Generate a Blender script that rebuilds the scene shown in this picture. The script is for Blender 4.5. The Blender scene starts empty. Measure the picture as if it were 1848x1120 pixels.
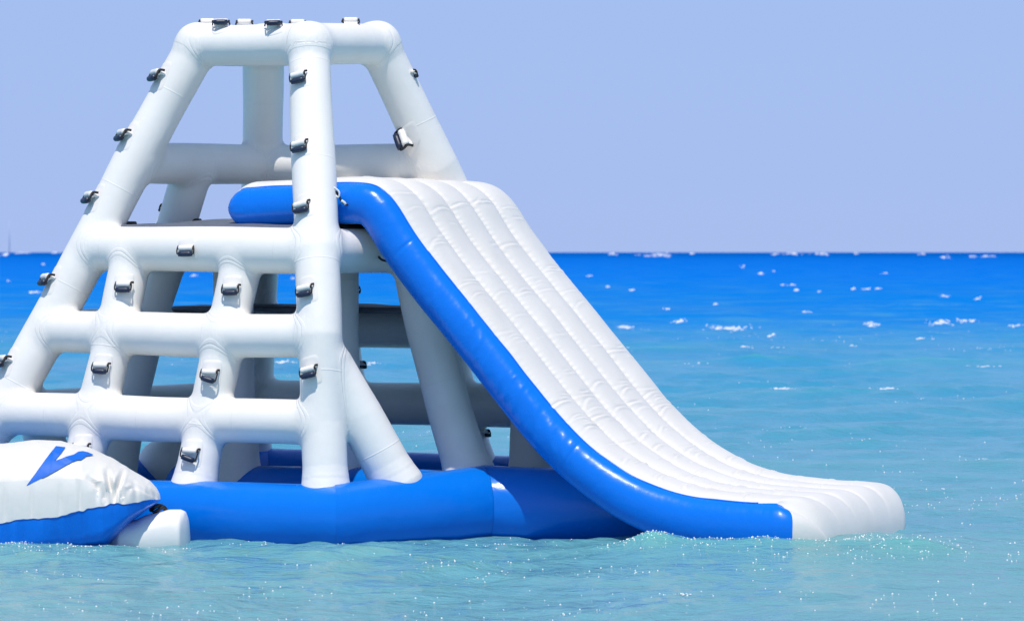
import bpy, bmesh, math, random
import numpy as np
from mathutils import Vector, Matrix
from mathutils.bvhtree import BVHTree

random.seed(7); np.random.seed(7)
S = bpy.context.scene
COL = S.collection
# ------------------------------------------------------------------ camera
F = 6300.0; H = 2.27; PX0 = 924.0; PY0 = 455.0      # focal length in photo pixels, eye height, principal column, horizon row
cam = bpy.data.cameras.new('camera'); co = bpy.data.objects.new('camera', cam); COL.objects.link(co)
cam.sensor_width = 36; cam.lens = 36*F/1848; cam.shift_y = -105/1848
cam.clip_start = 0.5; cam.clip_end = 60000
cam.dof.use_dof = True; cam.dof.focus_distance = 28.0; cam.dof.aperture_fstop = 4.5
co.location = (0, 0, H); co.rotation_euler = (math.radians(90), 0, 0)
S.camera = co
# ------------------------------------------------------------------ light
SUN_EL, SUN_AZ = 66.0, 185.0      # azimuth clockwise from +Y (north): behind the camera, a little to the left
w = bpy.data.worlds.new('World'); S.world = w; w.use_nodes = True
nt = w.node_tree; nt.nodes.clear()
out = nt.nodes.new('ShaderNodeOutputWorld'); bg = nt.nodes.new('ShaderNodeBackground')
sky = nt.nodes.new('ShaderNodeTexSky'); sky.sky_type = 'NISHITA'; sky.sun_disc = False
sky.sun_elevation = math.radians(SUN_EL); sky.sun_rotation = math.radians(SUN_AZ)
sky.altitude = 0; sky.air_density = 1.0; sky.dust_density = 0.0; sky.ozone_density = 6.0
tint = nt.nodes.new('ShaderNodeMix'); tint.data_type = 'RGBA'; tint.blend_type = 'MULTIPLY'
tint.inputs[0].default_value = 1.0; tint.inputs[7].default_value = (1.25, 1.05, 0.92, 1)
nt.links.new(sky.outputs[0], tint.inputs[6])
# tropical sea air: the whole lower sky is an even, pale periwinkle that passes into the clear sky above
tcn = nt.nodes.new('ShaderNodeTexCoord'); sp_ = nt.nodes.new('ShaderNodeSeparateXYZ'); nt.links.new(tcn.outputs['Generated'], sp_.inputs[0])
low = nt.nodes.new('ShaderNodeMapRange'); low.interpolation_type = 'SMOOTHSTEP'; nt.links.new(sp_.outputs[2], low.inputs[0])
for i_, v_ in ((1, 0.0), (2, 0.6), (3, 0.95), (4, 0.1)): low.inputs[i_].default_value = v_
mx = nt.nodes.new('ShaderNodeMix'); mx.data_type = 'RGBA'; nt.links.new(low.outputs[0], mx.inputs[0])
nt.links.new(tint.outputs[2], mx.inputs[6]); mx.inputs[7].default_value = (2.30, 3.30, 5.90, 1); nt.links.new(mx.outputs[2], bg.inputs[0])
bg.inputs[1].default_value = 0.138
nt.links.new(bg.outputs[0], out.inputs[0])
sl = bpy.data.lights.new('sun', 'SUN'); sl.energy = 3.65; sl.angle = math.radians(0.55); sl.color = (1.0, 0.95, 0.87)
so = bpy.data.objects.new('sun', sl); COL.objects.link(so)
el, az = math.radians(SUN_EL), math.radians(SUN_AZ)
sd = Vector((math.sin(az)*math.cos(el), math.cos(az)*math.cos(el), math.sin(el)))
so.rotation_euler = sd.to_track_quat('Z', 'Y').to_euler(); so.location = (-10, -10, 30)
S.view_settings.view_transform = 'Standard'; S.view_settings.look = 'None'
S.view_settings.exposure = 0.08; S.view_settings.gamma = 1
S.view_settings.use_curve_mapping = False
S.render.engine = 'CYCLES'; S.cycles.use_denoising = True
S.cycles.max_bounces = 10; S.cycles.diffuse_bounces = 7; S.cycles.sample_clamp_indirect = 6

# ------------------------------------------------------------------ helpers
def U(px, py, d):
    return np.array([(px-PX0)*d/F, d, H-(py-PY0)*d/F])
def link(o, parent=None):
    COL.objects.link(o)
    if parent is not None: o.parent = parent
    return o
def mesh_obj(name, verts, faces, mat, parent=None, smooth=True, mats=None, fmat=None):
    me = bpy.data.meshes.new(name)
    me.from_pydata([tuple(map(float, v)) for v in verts], [], [tuple(map(int, f)) for f in faces])
    if mats:
        for m in mats: me.materials.append(m)
        me.polygons.foreach_set('material_index', np.asarray(fmat, dtype=np.int32))
    else: me.materials.append(mat)
    me.polygons.foreach_set('use_smooth', np.full(len(me.polygons), smooth))
    me.update()
    return link(bpy.data.objects.new(name, me), parent)
def empty(name, loc, label, cat):
    o = bpy.data.objects.new(name, None); o.location = loc; o.empty_display_size = 0.2
    o['label'] = label; o['category'] = cat
    return link(o)
def grid_faces(n, m, close_m=False, close_n=False):
    f = []
    for i in range(n if close_n else n-1):
        for j in range(m if close_m else m-1):
            a = i*m+j; b = i*m+(j+1) % m; c = ((i+1) % n)*m+(j+1) % m; d = ((i+1) % n)*m+j
            f.append((a, b, c, d))
    return f
def norm(v):
    v = np.asarray(v, float); return v/np.linalg.norm(v)
def catmull(pts, step):
    """points resampled along a smooth curve at about STEP"""
    P = np.asarray(pts, float); P = np.vstack([2*P[0]-P[1], P, 2*P[-1]-P[-2]])
    o = []
    for i in range(1, len(P)-2):
        p0, p1, p2, p3 = P[i-1:i+3]
        for t in np.linspace(0, 1, 40, endpoint=False):
            o.append(0.5*((2*p1)+(-p0+p2)*t+(2*p0-5*p1+4*p2-p3)*t*t+(-p0+3*p1-3*p2+p3)*t**3))
    o.append(P[-2]); o = np.array(o)
    s = np.r_[0, np.cumsum(np.linalg.norm(np.diff(o, axis=0), axis=1))]
    n = max(2, int(round(s[-1]/step))+1); q = np.linspace(0, s[-1], n)
    return np.array([np.interp(q, s, o[:, k]) for k in range(o.shape[1])]).T
def sweep(path, r, seg=8, caps=True, flat=1.0, up=(0, 0, 1)):
    P = np.asarray(path, float); n = len(P); V = []; Fc = []
    r = np.full(n, r) if np.isscalar(r) else r
    prev = None
    for i in range(n):
        t = norm(P[min(i+1, n-1)]-P[max(i-1, 0)])
        a = np.cross(t, up) if prev is None else np.cross(np.cross(t, prev), t)*-1*-1
        if prev is None:
            if np.linalg.norm(a) < 1e-3: a = np.cross(t, (1, 0, 0))
        else: a = prev - t*np.dot(prev, t)
        a = norm(a); prev = a; b = np.cross(t, a)
        for k in range(seg):
            g = 2*math.pi*k/seg
            V.append(P[i]+r[i]*(math.cos(g)*a+flat*math.sin(g)*b))
    Fc = grid_faces(n, seg, close_m=True)
    if caps:
        Fc.append(tuple(range(seg-1, -1, -1))); Fc.append(tuple((n-1)*seg+k for k in range(seg)))
    return V, Fc
def join(*parts):
    V = []; Fs = []
    for v, f in parts:
        b = len(V); V += list(v); Fs += [tuple(i+b for i in q) for q in f]
    return V, Fs
def hash3(x, y, seed=0):
    n = np.sin(x*127.1+y*311.7+seed*74.7)*43758.5453
    return n-np.floor(n)
def vnoise(x, y, seed=0):
    xi, yi = np.floor(x), np.floor(y); fx, fy = x-xi, y-yi
    fx = fx*fx*(3-2*fx); fy = fy*fy*(3-2*fy)
    return ((hash3(xi, yi, seed)*(1-fx)+hash3(xi+1, yi, seed)*fx)*(1-fy)
            + (hash3(xi, yi+1, seed)*(1-fx)+hash3(xi+1, yi+1, seed)*fx)*fy)*2-1

# ------------------------------------------------------------------ materials
class M:
    def __init__(s, name):
        s.m = bpy.data.materials.new(name); s.m.use_nodes = True; s.t = s.m.node_tree
        s.b = s.t.nodes['Principled BSDF']
    def n(s, kind, **kw):
        x = s.t.nodes.new(kind)
        for k, v in kw.items(): setattr(x, k, v)
        return x
    def l(s, a, b): s.t.links.new(a, b)
    def noise(s, scale, detail=3, rough=0.5, coord=None, stretch=None, dist=0.0):
        x = s.n('ShaderNodeTexNoise'); x.inputs['Scale'].default_value = scale
        x.inputs['Detail'].default_value = detail; x.inputs['Roughness'].default_value = rough; x.inputs['Distortion'].default_value = dist
        c = s.geo().outputs['Position'] if coord is None else coord
        if stretch:
            mp = s.n('ShaderNodeMapping'); mp.inputs['Scale'].default_value = stretch; s.l(c, mp.inputs[0]); c = mp.outputs[0]
        s.l(c, x.inputs['Vector']); return x.outputs['Fac']
    def geo(s):
        if not hasattr(s, '_g'): s._g = s.n('ShaderNodeNewGeometry')
        return s._g
    def math(s, op, a, b=None, c=None, clamp=False):
        x = s.n('ShaderNodeMath', operation=op); x.use_clamp = clamp
        for i, v in enumerate((a, b, c)):
            if v is None: continue
            if isinstance(v, (int, float)): x.inputs[i].default_value = v
            else: s.l(v, x.inputs[i])
        return x.outputs[0]
    def ramp(s, fac, stops, interp='LINEAR'):
        x = s.n('ShaderNodeValToRGB'); r = x.color_ramp; r.interpolation = interp
        while len(r.elements) < len(stops): r.elements.new(0.5)
        for e, (p, c) in zip(r.elements, stops): e.position = p; e.color = (*c, 1) if len(c) == 3 else c
        s.l(fac, x.inputs[0]); return x.outputs[0]
    def mix(s, fac, a, b):
        x = s.n('ShaderNodeMix', data_type='RGBA')
        for i, v in ((0, fac), (6, a), (7, b)):
            if isinstance(v, (int, float)): x.inputs[i].default_value = v
            elif isinstance(v, tuple): x.inputs[i].default_value = (*v, 1)
            else: s.l(v, x.inputs[i])
        return x.outputs[2]
    def bump(s, h, dist, strength=1.0, normal=None):
        x = s.n('ShaderNodeBump'); x.inputs['Distance'].default_value = dist; x.inputs['Strength'].default_value = strength
        s.l(h, x.inputs['Height'])
        if normal is not None: s.l(normal, x.inputs['Normal'])
        return x.outputs[0]

def vinyl(name, col, rough, seam=False, dirt=0.05, stain=(0.55, 0.5, 0.42), bump=0.004, coat=0.0):
    m = M(name)
    big = m.noise(1.6, 4, 0.6)
    dm = m.ramp(big, [(0.45, (0, 0, 0)), (0.8, (1, 1, 1))])
    c = m.mix(m.math('MULTIPLY', dm, dirt), tuple(col), tuple(x*y for x, y in zip(col, stain)))
    m.l(c, m.b.inputs['Base Color'])
    rv = m.noise(9, 3, 0.6)
    m.l(m.math('MULTIPLY_ADD', rv, 0.16, rough-0.08), m.b.inputs['Roughness'])
    m.b.inputs['IOR'].default_value = 1.5; m.b.inputs['Specular IOR Level'].default_value = 0.33 if col[0] < .1 else 0.45
    if coat:
        m.b.inputs['Coat Weight'].default_value = coat; m.b.inputs['Coat Roughness'].default_value = 0.2
    nrm = m.bump(m.noise(3.2, 3, 0.55), 0.02, 0.6 if col[0] < .1 else 0.35)
    nrm = m.bump(m.noise(60, 4, 0.65), 0.0012, 0.5, nrm)
    if seam:
        at = m.n('ShaderNodeAttribute', attribute_name='seam'); v = m.math('ABSOLUTE', at.outputs['Fac'])
        # a taped joint: a raised band with an edge on either side of the weld line
        band = m.n('ShaderNodeMapRange', interpolation_type='SMOOTHSTEP'); m.l(v, band.inputs[0])
        band.inputs[1].default_value = 0.016; band.inputs[2].default_value = 0.022; band.inputs[3].default_value = 1; band.inputs[4].default_value = 0
        line = m.n('ShaderNodeMapRange', interpolation_type='SMOOTHSTEP'); m.l(v, line.inputs[0])
        line.inputs[1].default_value = 0.0; line.inputs[2].default_value = 0.006; line.inputs[3].default_value = -1.0; line.inputs[4].default_value = 0
        nrm = m.bump(m.math('ADD', band.outputs[0], line.outputs[0]), bump, 0.8, nrm)
        # pinched creases that run out from the welds
        near = m.n('ShaderNodeMapRange', interpolation_type='SMOOTHSTEP'); m.l(v, near.inputs[0])
        near.inputs[1].default_value = 0.02; near.inputs[2].default_value = 0.10; near.inputs[3].default_value = 1; near.inputs[4].default_value = 0
        cr = m.math('MULTIPLY', m.noise(22, 3, 0.6, stretch=(1, 1, 0.35)), near.outputs[0])
        nrm = m.bump(cr, 0.010, 0.45, nrm)
        ax = m.n('ShaderNodeAttribute', attribute_name='axial')
        wv = m.math('ABSOLUTE', m.math('SUBTRACT', m.math('FRACT', m.math('DIVIDE', ax.outputs['Fac'], 0.93)), 0.5))
        ln = m.n('ShaderNodeMapRange', interpolation_type='SMOOTHSTEP'); m.l(wv, ln.inputs[0])
        ln.inputs[1].default_value = 0.0; ln.inputs[2].default_value = 0.009; ln.inputs[3].default_value = 1; ln.inputs[4].default_value = 0
        nrm = m.bump(ln.outputs[0], 0.0022, 0.7, nrm)
    m.l(nrm, m.b.inputs['Normal'])
    return m.m
WHITE = (0.87, 0.845, 0.80); BLUE = (0.0001, 0.165, 0.69)
mWhite = vinyl('white_vinyl', WHITE, 0.40, seam=True, dirt=0.14, bump=0.0026)
mSlide = vinyl('white_slide_vinyl', (0.745, 0.72, 0.68), 0.42, dirt=0.12)
mBlue = vinyl('blue_vinyl', BLUE, 0.24, dirt=0.25, stain=(1, 0.8, 0.8))
mBlueSlide = vinyl('blue_slide_vinyl', (0.0001, 0.172, 0.75), 0.28, dirt=0.05, stain=(1, 0.8, 0.8))
mPatch = vinyl('white_patch', (0.84, 0.81, 0.77), 0.45, dirt=0.15)
mPad = vinyl('white_tarpaulin', (0.76, 0.74, 0.70), 0.42, dirt=0.35, stain=(0.8, 0.78, 0.75))
def simple(name, col, rough, scale=30, var=0.25, bump=0.002):
    m = M(name); f = m.noise(scale, 4, 0.6)
    m.l(m.mix(f, tuple(x*(1-var) for x in col), tuple(min(1, x*(1+var)) for x in col)), m.b.inputs['Base Color'])
    m.b.inputs['Roughness'].default_value = rough
    m.l(m.bump(f, bump, 0.6), m.b.inputs['Normal'])
    return m.m
mNavy = simple('navy_rubber', (0.012, 0.022, 0.055), 0.42)
mBlack = simple('black_webbing', (0.012, 0.012, 0.015), 0.6, 200)
mMat = simple('grey_deck_foam', (0.11, 0.125, 0.165), 0.55, 14, 0.4, 0.01)
mClip = simple('white_rope', (0.75, 0.75, 0.72), 0.5, 150)
mFoam = simple('foam', (0.66, 0.70, 0.76), 0.8, 3, 0.08, 0.02)

# ------------------------------------------------------------------ sea
WL = 0.03
rng = np.random.RandomState(11)
comps = []
for i in range(72):
    lam = 0.28*(15.0/0.28)**(i/71.0)
    a = 0.0062*lam**0.72*rng.uniform(0.6, 1.3)*(1.3 if lam > 2.5 else 1)
    th = math.radians(rng.normal(-78, 34))
    comps.append((2*math.pi/lam, math.cos(th), math.sin(th), a, rng.uniform(0, 6.28), lam))
def wave(x, y, cell=0.0):
    z = np.zeros_like(x); wx = x+0.25*vnoise(x*0.5, y*0.5, 3); wy = y+0.25*vnoise(x*0.5, y*0.5, 4)
    q = np.clip((np.hypot((x+0.3)/1.35, y-28.4)-3.0)/6.0, 0, 1); lee = 0.16+0.84*q*q*(3-2*q)      # the raft damps the longer waves around it
    for k, cx, cy, a, ph, lam in comps:
        fade = np.clip((lam-2.2*cell)/(1.6*lam), 0, 1)
        s = np.sin(k*(wx*cx+wy*cy)+ph)
        z += a*fade*(lee if lam > 1.8 else 1.25)*((1-np.abs(s))*1.6-0.8+s*0.5)
    g = 0.75+0.45*vnoise(x*0.35, y*0.22, 9)
    z = z*g
    for px, d, h, sx, sy in BUMPS:
        X = (px-PX0)*d/F
        z += h*np.exp(-((x-X)/sx)**2-((y-d)/sy)**2)
    return z+WL
BUMPS = [(1340, 26.6, 0.085, 1.0, .45), (1600, 27.2, 0.065, .6, .6), (70, 26.8, 0.045, 1.3, .4), (1172, 26.8, 0.08, 0.20, 0.25), (1240, 26.9, 0.03, 0.35, 0.3), (560, 26.8, 0.03, 0.8, 0.4), (60, 26.3, 0.02, 0.5, 0.4),
         (1630, 26.5, 0.06, 0.45, 0.3), (1260, 25.6, 0.035, 0.5, 0.25), (760, 25.4, 0.04, 0.7, 0.3)]
R = [0.5, 2, 5, 9, 13]; r = 15.0
while r < 160: R.append(r); r *= 1.0042
while r < 45000: R.append(r); r *= 1.035
R = np.array(R)
a_in = np.linspace(-10.5, 10.5, 640); st = a_in[1]-a_in[0]
outer = []; a = 10.5
while a < 180: st = min(st*1.12, 7.0); a += st; outer.append(min(a, 180.0))
outer = np.array([x for x in outer if x < 176]); A = np.r_[-outer[::-1], a_in, outer, 180.0]
TH = np.radians(A)
rr, tt = np.meshgrid(R, TH, indexing='ij')
X = rr*np.sin(tt); Y = rr*np.cos(tt)
cell = np.maximum(rr*0.0006, rr*np.gradient(TH)[None, :])
Z = np.zeros_like(X)
near = rr < 1200
Z = np.where(near, wave(X, Y, np.maximum(cell, np.gradient(R)[:, None]*0.5)), WL)
n, m_ = X.shape
V = np.stack([X, Y, Z], -1).reshape(-1, 3)
I, J = np.meshgrid(np.arange(n-1), np.arange(m_), indexing='ij'); J2 = (J+1) % m_
Fq = np.stack([I*m_+J, I*m_+J2, (I+1)*m_+J2, (I+1)*m_+J], -1).reshape(-1, 4)
def np_mesh(name, V, Q):
    me = bpy.data.meshes.new(name)
    me.vertices.add(len(V)); me.vertices.foreach_set('co', V.astype(np.float32).ravel())
    me.loops.add(Q.size); me.loops.foreach_set('vertex_index', Q.astype(np.int32).ravel())
    me.polygons.add(len(Q)); me.polygons.foreach_set('loop_start', np.arange(len(Q), dtype=np.int32)*Q.shape[1])
    me.polygons.foreach_set('use_smooth', np.ones(len(Q), dtype=bool))
    me.update(calc_edges=True); return me
me = np_mesh('sea', V, Fq[:, ::-1])
# hub of the polar sheet
hub = bmesh.new(); hub.from_mesh(me); hub.verts.ensure_lookup_table()
hub.faces.new([hub.verts[j] for j in range(m_)][::-1]); hub.to_mesh(me); hub.free()
sea = bpy.data.objects.new('sea', me); link(sea); sea['kind'] = 'structure'
m = M('sea_water')
pos = m.geo().outputs['Position']; sep = m.n('ShaderNodeSeparateXYZ'); m.l(pos, sep.inputs[0])
Yn = sep.outputs[1]
# log distance offshore, wobbled, so that the bands of water depth have uneven borders
wob = m.math('MULTIPLY_ADD', m.noise(0.012, 4, 0.6, stretch=(1, 0.35, 1)), 0.16, -0.08)
wob2 = m.math('MULTIPLY_ADD', m.noise(0.35, 4, 0.6, stretch=(0.5, 0.35, 1)), 0.13, -0.065)
lg = m.math('LOGARITHM', m.math('MAXIMUM', Yn, 5.0), 10.0)
lg = m.math('ADD', m.math('ADD', lg, wob), wob2)
fac = m.math('MULTIPLY_ADD', lg, 0.4, -0.4, clamp=True)          # 10 m -> 0 ... 3.2 km -> 1
col = m.ramp(fac, [(0.0, (0.165, 0.39, 0.39)), (0.136, (0.155, 0.385, 0.395)), (0.22, (0.085, 0.35, 0.40)), (0.30, (0.032, 0.31, 0.45)), (0.36, (0.028, 0.29, 0.50)), (0.395, (0.010, 0.25, 0.54)),
                   (0.43, (0.002, 0.20, 0.60)), (0.60, (0.0003, 0.155, 0.62)), (0.80, (0.0003, 0.125, 0.56)), (1.0, (0.0003, 0.085, 0.38))])
gl = m.noise(0.55, 4, 0.65, stretch=(0.45, 0.5, 1))
col = m.mix(m.math('MULTIPLY', m.ramp(gl, [(0.50, (0, 0, 0)), (0.66, (1, 1, 1))]), 0.42), col, m.mix(fac, (0.16, 0.40, 0.38), (0.0, 0.24, 0.62)))
pat = m.noise(0.16, 4, 0.6, stretch=(0.5, 0.6, 1))
col = m.mix(m.math('MULTIPLY', m.ramp(pat, [(0.5, (0, 0, 0)), (0.68, (1, 1, 1))]), 0.35), col, m.mix(fac, (0.10, 0.30, 0.46), (0.0, 0.10, 0.50)))
hgt = m.n('ShaderNodeMapRange'); m.l(sep.outputs[2], hgt.inputs[0])     # light through thin crests painted into the colour as green, hollows painted bluer
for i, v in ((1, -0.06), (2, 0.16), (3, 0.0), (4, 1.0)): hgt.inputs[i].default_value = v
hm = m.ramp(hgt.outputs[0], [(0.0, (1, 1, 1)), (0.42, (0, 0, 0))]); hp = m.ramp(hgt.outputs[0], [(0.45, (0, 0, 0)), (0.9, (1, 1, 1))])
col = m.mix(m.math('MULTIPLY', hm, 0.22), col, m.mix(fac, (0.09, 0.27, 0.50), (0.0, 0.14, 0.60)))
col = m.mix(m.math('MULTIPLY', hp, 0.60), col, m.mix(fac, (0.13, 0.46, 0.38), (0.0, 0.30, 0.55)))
m.l(col, m.b.inputs['Base Color'])
m.b.inputs['IOR'].default_value = 1.33
rgh = m.n('ShaderNodeMapRange'); m.l(Yn, rgh.inputs[0])
for i, v in ((1, 20), (2, 160), (3, 0.13), (4, 0.38)): rgh.inputs[i].default_value = v
m.l(rgh.outputs[0], m.b.inputs['Roughness'])
spc = m.n('ShaderNodeValToRGB'); m.l(fac, spc.inputs[0])      # chop hides the grazing mirror more and more with distance
for e_, (p_, v_) in zip(spc.color_ramp.elements, ((0.13, .5), (0.43, 0.0))): e_.position = p_; e_.color = (v_, v_, v_, 1)
spc.color_ramp.interpolation = 'EASE'
m.l(spc.outputs[0], m.b.inputs['Specular IOR Level'])
nr = m.bump(m.noise(1.3, 4, 0.6, stretch=(0.6, 1, 1), dist=0.4), 0.22, 0.6)
nr = m.bump(m.noise(7.0, 4, 0.7, stretch=(0.6, 1, 1), dist=0.6), 0.055, 0.75, nr)
nr = m.bump(m.noise(38.0, 3, 0.7, stretch=(0.7, 1, 1)), 0.012, 0.8, nr)
m.l(nr, m.b.inputs['Normal'])
me.materials.append(m.m)

# whitecaps breaking offshore, and white flecks for sun glints and froth on the near water: both beyond counting
def blob(c, sx, sy, sz, seg=7, rings=4):
    V = []; jit = [random.uniform(0.65, 1.25) for _ in range(seg)]
    for i in range(rings+1):
        p = math.pi*0.5*i/rings
        for k in range(seg):
            g = 2*math.pi*k/seg
            V.append((c[0]+sx*math.cos(p)*math.cos(g)*jit[k], c[1]+sy*math.cos(p)*math.sin(g)*jit[k], c[2]+sz*math.sin(p)*jit[(k*2) % seg]))
    return V, grid_faces(rings+1, seg, close_m=True)
caps = [(1185, 461, 50, 9), (1105, 459, 20, 8), (1250, 458, 14, 3), (1395, 459, 16, 5), (1425, 458, 30, 5), (1480, 459, 30, 4), (1545, 458, 12, 6), (1663, 458, 12, 6),
        (1706, 464, 18, 8), (1757, 463, 16, 6), (1782, 463, 26, 7), (1340, 481, 10, 5), (1371, 494, 12, 5), (1396, 489, 7, 5), (1412, 514, 14, 4), (1429, 514, 10, 4),
        (1436, 524, 9, 6), (1478, 526, 9, 5), (1541, 521, 9, 5), (1563, 521, 18, 6), (1584, 520, 10, 5), (1596, 492, 14, 6), (1704, 534, 22, 7), (1763, 538, 14, 8),
        (1203, 557, 14, 4), (1229, 579, 28, 8), (1131, 590, 30, 9), (1314, 591, 72, 11), (1455, 563, 16, 6), (1570, 585, 30, 9), (1700, 582, 38, 11), (1735, 578, 24, 9),
        (1755, 577, 18, 9), (1831, 587, 22, 8), (1540, 623, 12, 6), (1345, 625, 22, 4), (10, 460, 20, 7), (42, 456, 24, 6), (60, 527, 22, 6), (96, 455, 20, 3), (78, 477, 6, 5),
        (16, 507, 12, 5), (350, 497, 14, 6), (530, 501, 10, 6), (512, 652, 30, 7), (670, 655, 30, 5), (1140, 523, 10, 4), (1096, 517, 8, 5), (1065, 498, 8, 4), (1291, 548, 10, 4),
        (1410, 700, 60, 3), (1250, 655, 26, 3), (1600, 700, 40, 3), (1780, 660, 40, 3), (1660, 610, 26, 4), (1392, 605, 20, 6)]
capV = []
for px, py, wpx, hpx in caps:
    wpx *= (.85 if wpx < 28 else 1.0); hpx *= (.72 if wpx < 28 else .9)
    for i in range(int(wpx*hpx*0.13)+2):      # grains of broken foam strewn along the crest
        t = random.gauss(0, .33); yy = py+hpx*(random.gauss(0, .22)+.12*math.sin(t*5+px))
        d = min(9000, (H-WL)*F/max(yy-PY0, 1.6)); k = d/F; g = random.uniform(.5, 1.6)*(1.5 if abs(t) < .3 else 1)
        capV.append(blob(((px-PX0)*k+t*wpx*k, d, WL-0.01), k*g*random.uniform(1, 2.4), k*g, k*g*random.uniform(.5, 1.2), seg=5, rings=2))
v, f = join(*capV)
o = mesh_obj('whitecaps', v, f, mFoam); o['kind'] = 'stuff'; o['label'] = 'white foam of small breaking waves scattered over the open sea'
foam_glints = []
def foam_glint(x, y, s):
    z = float(wave(np.array([[x]]), np.array([[y]]), 0.0)[0, 0])
    V = [(x+s, y, z), (x-s*.5, y+s*.87, z), (x-s*.5, y-s*.87, z), (x, y, z+s*1.0), (x+s*0.4, y-s*1.0, z+s*.6)]
    return V, [(0, 1, 3), (1, 2, 3), (2, 4, 3), (4, 0, 3), (2, 0, 4)]
cx = []
for i in range(480):  # white flecks strewn in place of sun glints on the wavelets
    d = 20.5*(95/20.5)**(random.random()**1.1); px = random.uniform(-60, 1910)
    cx.append(((px-PX0)*d/F, d, random.uniform(0.08, 0.42)*(1+max(0, d-30)*.015), random.choice((2, 4, 8, 16, 26))))
for i in range(170):
    d = random.gauss(92, 11); cx.append(((random.uniform(-40, 1900)-PX0)*d/F, d, random.uniform(.3, 1.2), random.choice((3, 8, 16))))
for i in range(210):      # froth along the waterline of the ring, the slide and the bag
    px = random.choice((random.uniform(340, 1100), random.uniform(1100, 1640), random.uniform(0, 340)))
    cx.append(((px-PX0)*27.0/F, (27.25 if px < 1100 and px > 340 else 26.75)+random.gauss(0, .12), 0.10, 4))
for i in range(26): cx.append(((random.uniform(1120, 1250)-PX0)*27/F, random.uniform(26.4, 27.1), 0.15, 7))
for i in range(30): cx.append(((random.uniform(1380, 1700)-PX0)*26.6/F, random.uniform(26.0, 27.0), 0.25, 8))
for x, y, sp, kk in cx:
    for j in range(kk):
        s = random.choice((0.0035, 0.005, 0.007, 0.010))*(1+max(0, y-30)*0.02)
        foam_glints.append(foam_glint(x+random.gauss(0, sp), y+random.gauss(0, sp*.8), s))
v, f = join(*foam_glints)
mSpark = simple('foam_and_glint', (0.92, 0.93, 0.93), 0.3, 3, 0.02)
o = mesh_obj('foam_and_glint_flecks', v, f, mSpark, smooth=True); o['kind'] = 'stuff'; o['label'] = 'bright flecks of foam on the water near the floating slide'

# ------------------------------------------------------------------ climbing tower: inflated tubes blended by a distance field
tower = empty('climbing_tower', tuple(U(540, 930, 29.5)), 'tall white inflatable climbing tower of fat tubes standing on a blue floating ring', 'inflatable tower')
N = {  # junctions
 'Lt': U(357, 82, 29.85), 'Lu': U(243, 290, 29.75), 'Ld': U(163, 447, 29.66), 'Lb': U(84, 596, 29.6), 'Lc': U(3, 744, 29.5), 'Lf': U(-62, 845, 29.5),
 'Ct': U(557, 80, 29.22), 'Cu': U(565, 270, 28.75), 'Cd': U(573, 453, 28.3), 'Cb': U(578, 607, 28.05), 'Cc': U(583, 762, 27.98), 'Cf': U(587, 872, 27.9),
 'Rt': U(682, 80, 30.15), 'Ru': U(787, 297, 30.4), 'Rd': U(858, 450, 30.75), 'Rb': U(925, 592, 30.8), 'Rc': U(985, 733, 30.7), 'Rf': U(1035, 840, 30.5),
 'Bt': U(476, 84, 30.78), 'Bu': U(474, 297, 31.2), 'Bd': U(466, 450, 31.6), 'Bb': U(460, 588, 31.9), 'Bc': U(455, 722, 32.2), 'Bf': U(449, 812, 32.5)}
def lerp(a, b, t): return N[a]*(1-t)+N[b]*t
def P3(a, b, t, px=None, py=None):
    """a point on the line a-b at depth fraction t, moved onto the pixel column/row seen in the photo"""
    d = (N[a]*(1-t)+N[b]*t)[1]; return U(px, py, d)
T = []   # name, points, radii
def tube(name, pts, r, k=None):
    pts = [np.array(p, float) for p in pts]
    if name.endswith('rail') and name != 'top_rail':
        q0, q1 = pts[0]+norm(pts[1]-pts[0])*.10, pts[-1]+norm(pts[-2]-pts[-1])*.10; pts[0], pts[-1] = q0, q1
    elif name not in ('leg', 'top_rail'):
        pts[0] = pts[0]+norm(pts[1]-pts[0])*.10
    T.append((name, np.array(pts), np.array([r]*len(pts) if np.isscalar(r) else r, float)))
FL = 0.205
def foot(r): return r+0.02
tube('leg', [N[k] for k in ('Lt', 'Lu', 'Ld', 'Lb', 'Lc', 'Lf')], [.178, .184, .186, .188, .188, .188])
tube('leg', [N['Ct']+(0, 0, -.045), N['Cu'], N['Cd'], N['Cb'], N['Cc'], N['Cf']], [.172, .178, .182, .180, .180, .182])
tube('leg', [N[k] for k in ('Rt', 'Ru', 'Rd', 'Rb', 'Rc', 'Rf')], [.18, .185, .186, .186, .188, .2])
tube('leg', [N[k] for k in ('Bt', 'Bu', 'Bd', 'Bb', 'Bc', 'Bf')], [.178, .182, .186, .186, .188, .205])
for a, b in (('Lt', 'Ct'), ('Ct', 'Rt'), ('Rt', 'Bt'), ('Bt', 'Lt')): tube('top_rail', [N[a], N[b]], .172)
tube('guard_rail', [N['Lu']+(0, 0, -.02), N['Bu']], .175); tube('guard_rail', [N['Bu'], N['Ru']], .178)
for a, b in (('Ld', 'Cd'), ('Cd', 'Rd'), ('Rd', 'Bd'), ('Bd', 'Ld')): tube('deck_rail', [N[a], N[b]], .186)
tube('climbing_rail', [N['Lb'], P3('Lb', 'Cb', .5, 320, 604), N['Cb']], .177); tube('climbing_rail', [N['Lc'], P3('Lc', 'Cc', .5, 290, 756), N['Cc']], .182)
tube('side_rail', [N['Lb'], N['Bb']], .178); tube('side_rail', [N['Lc'], N['Bc']], .18)
tube('back_rail', [N['Bb'], N['Rb']], .186); tube('back_rail', [N['Bc'], N['Rc']], .19)
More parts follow.
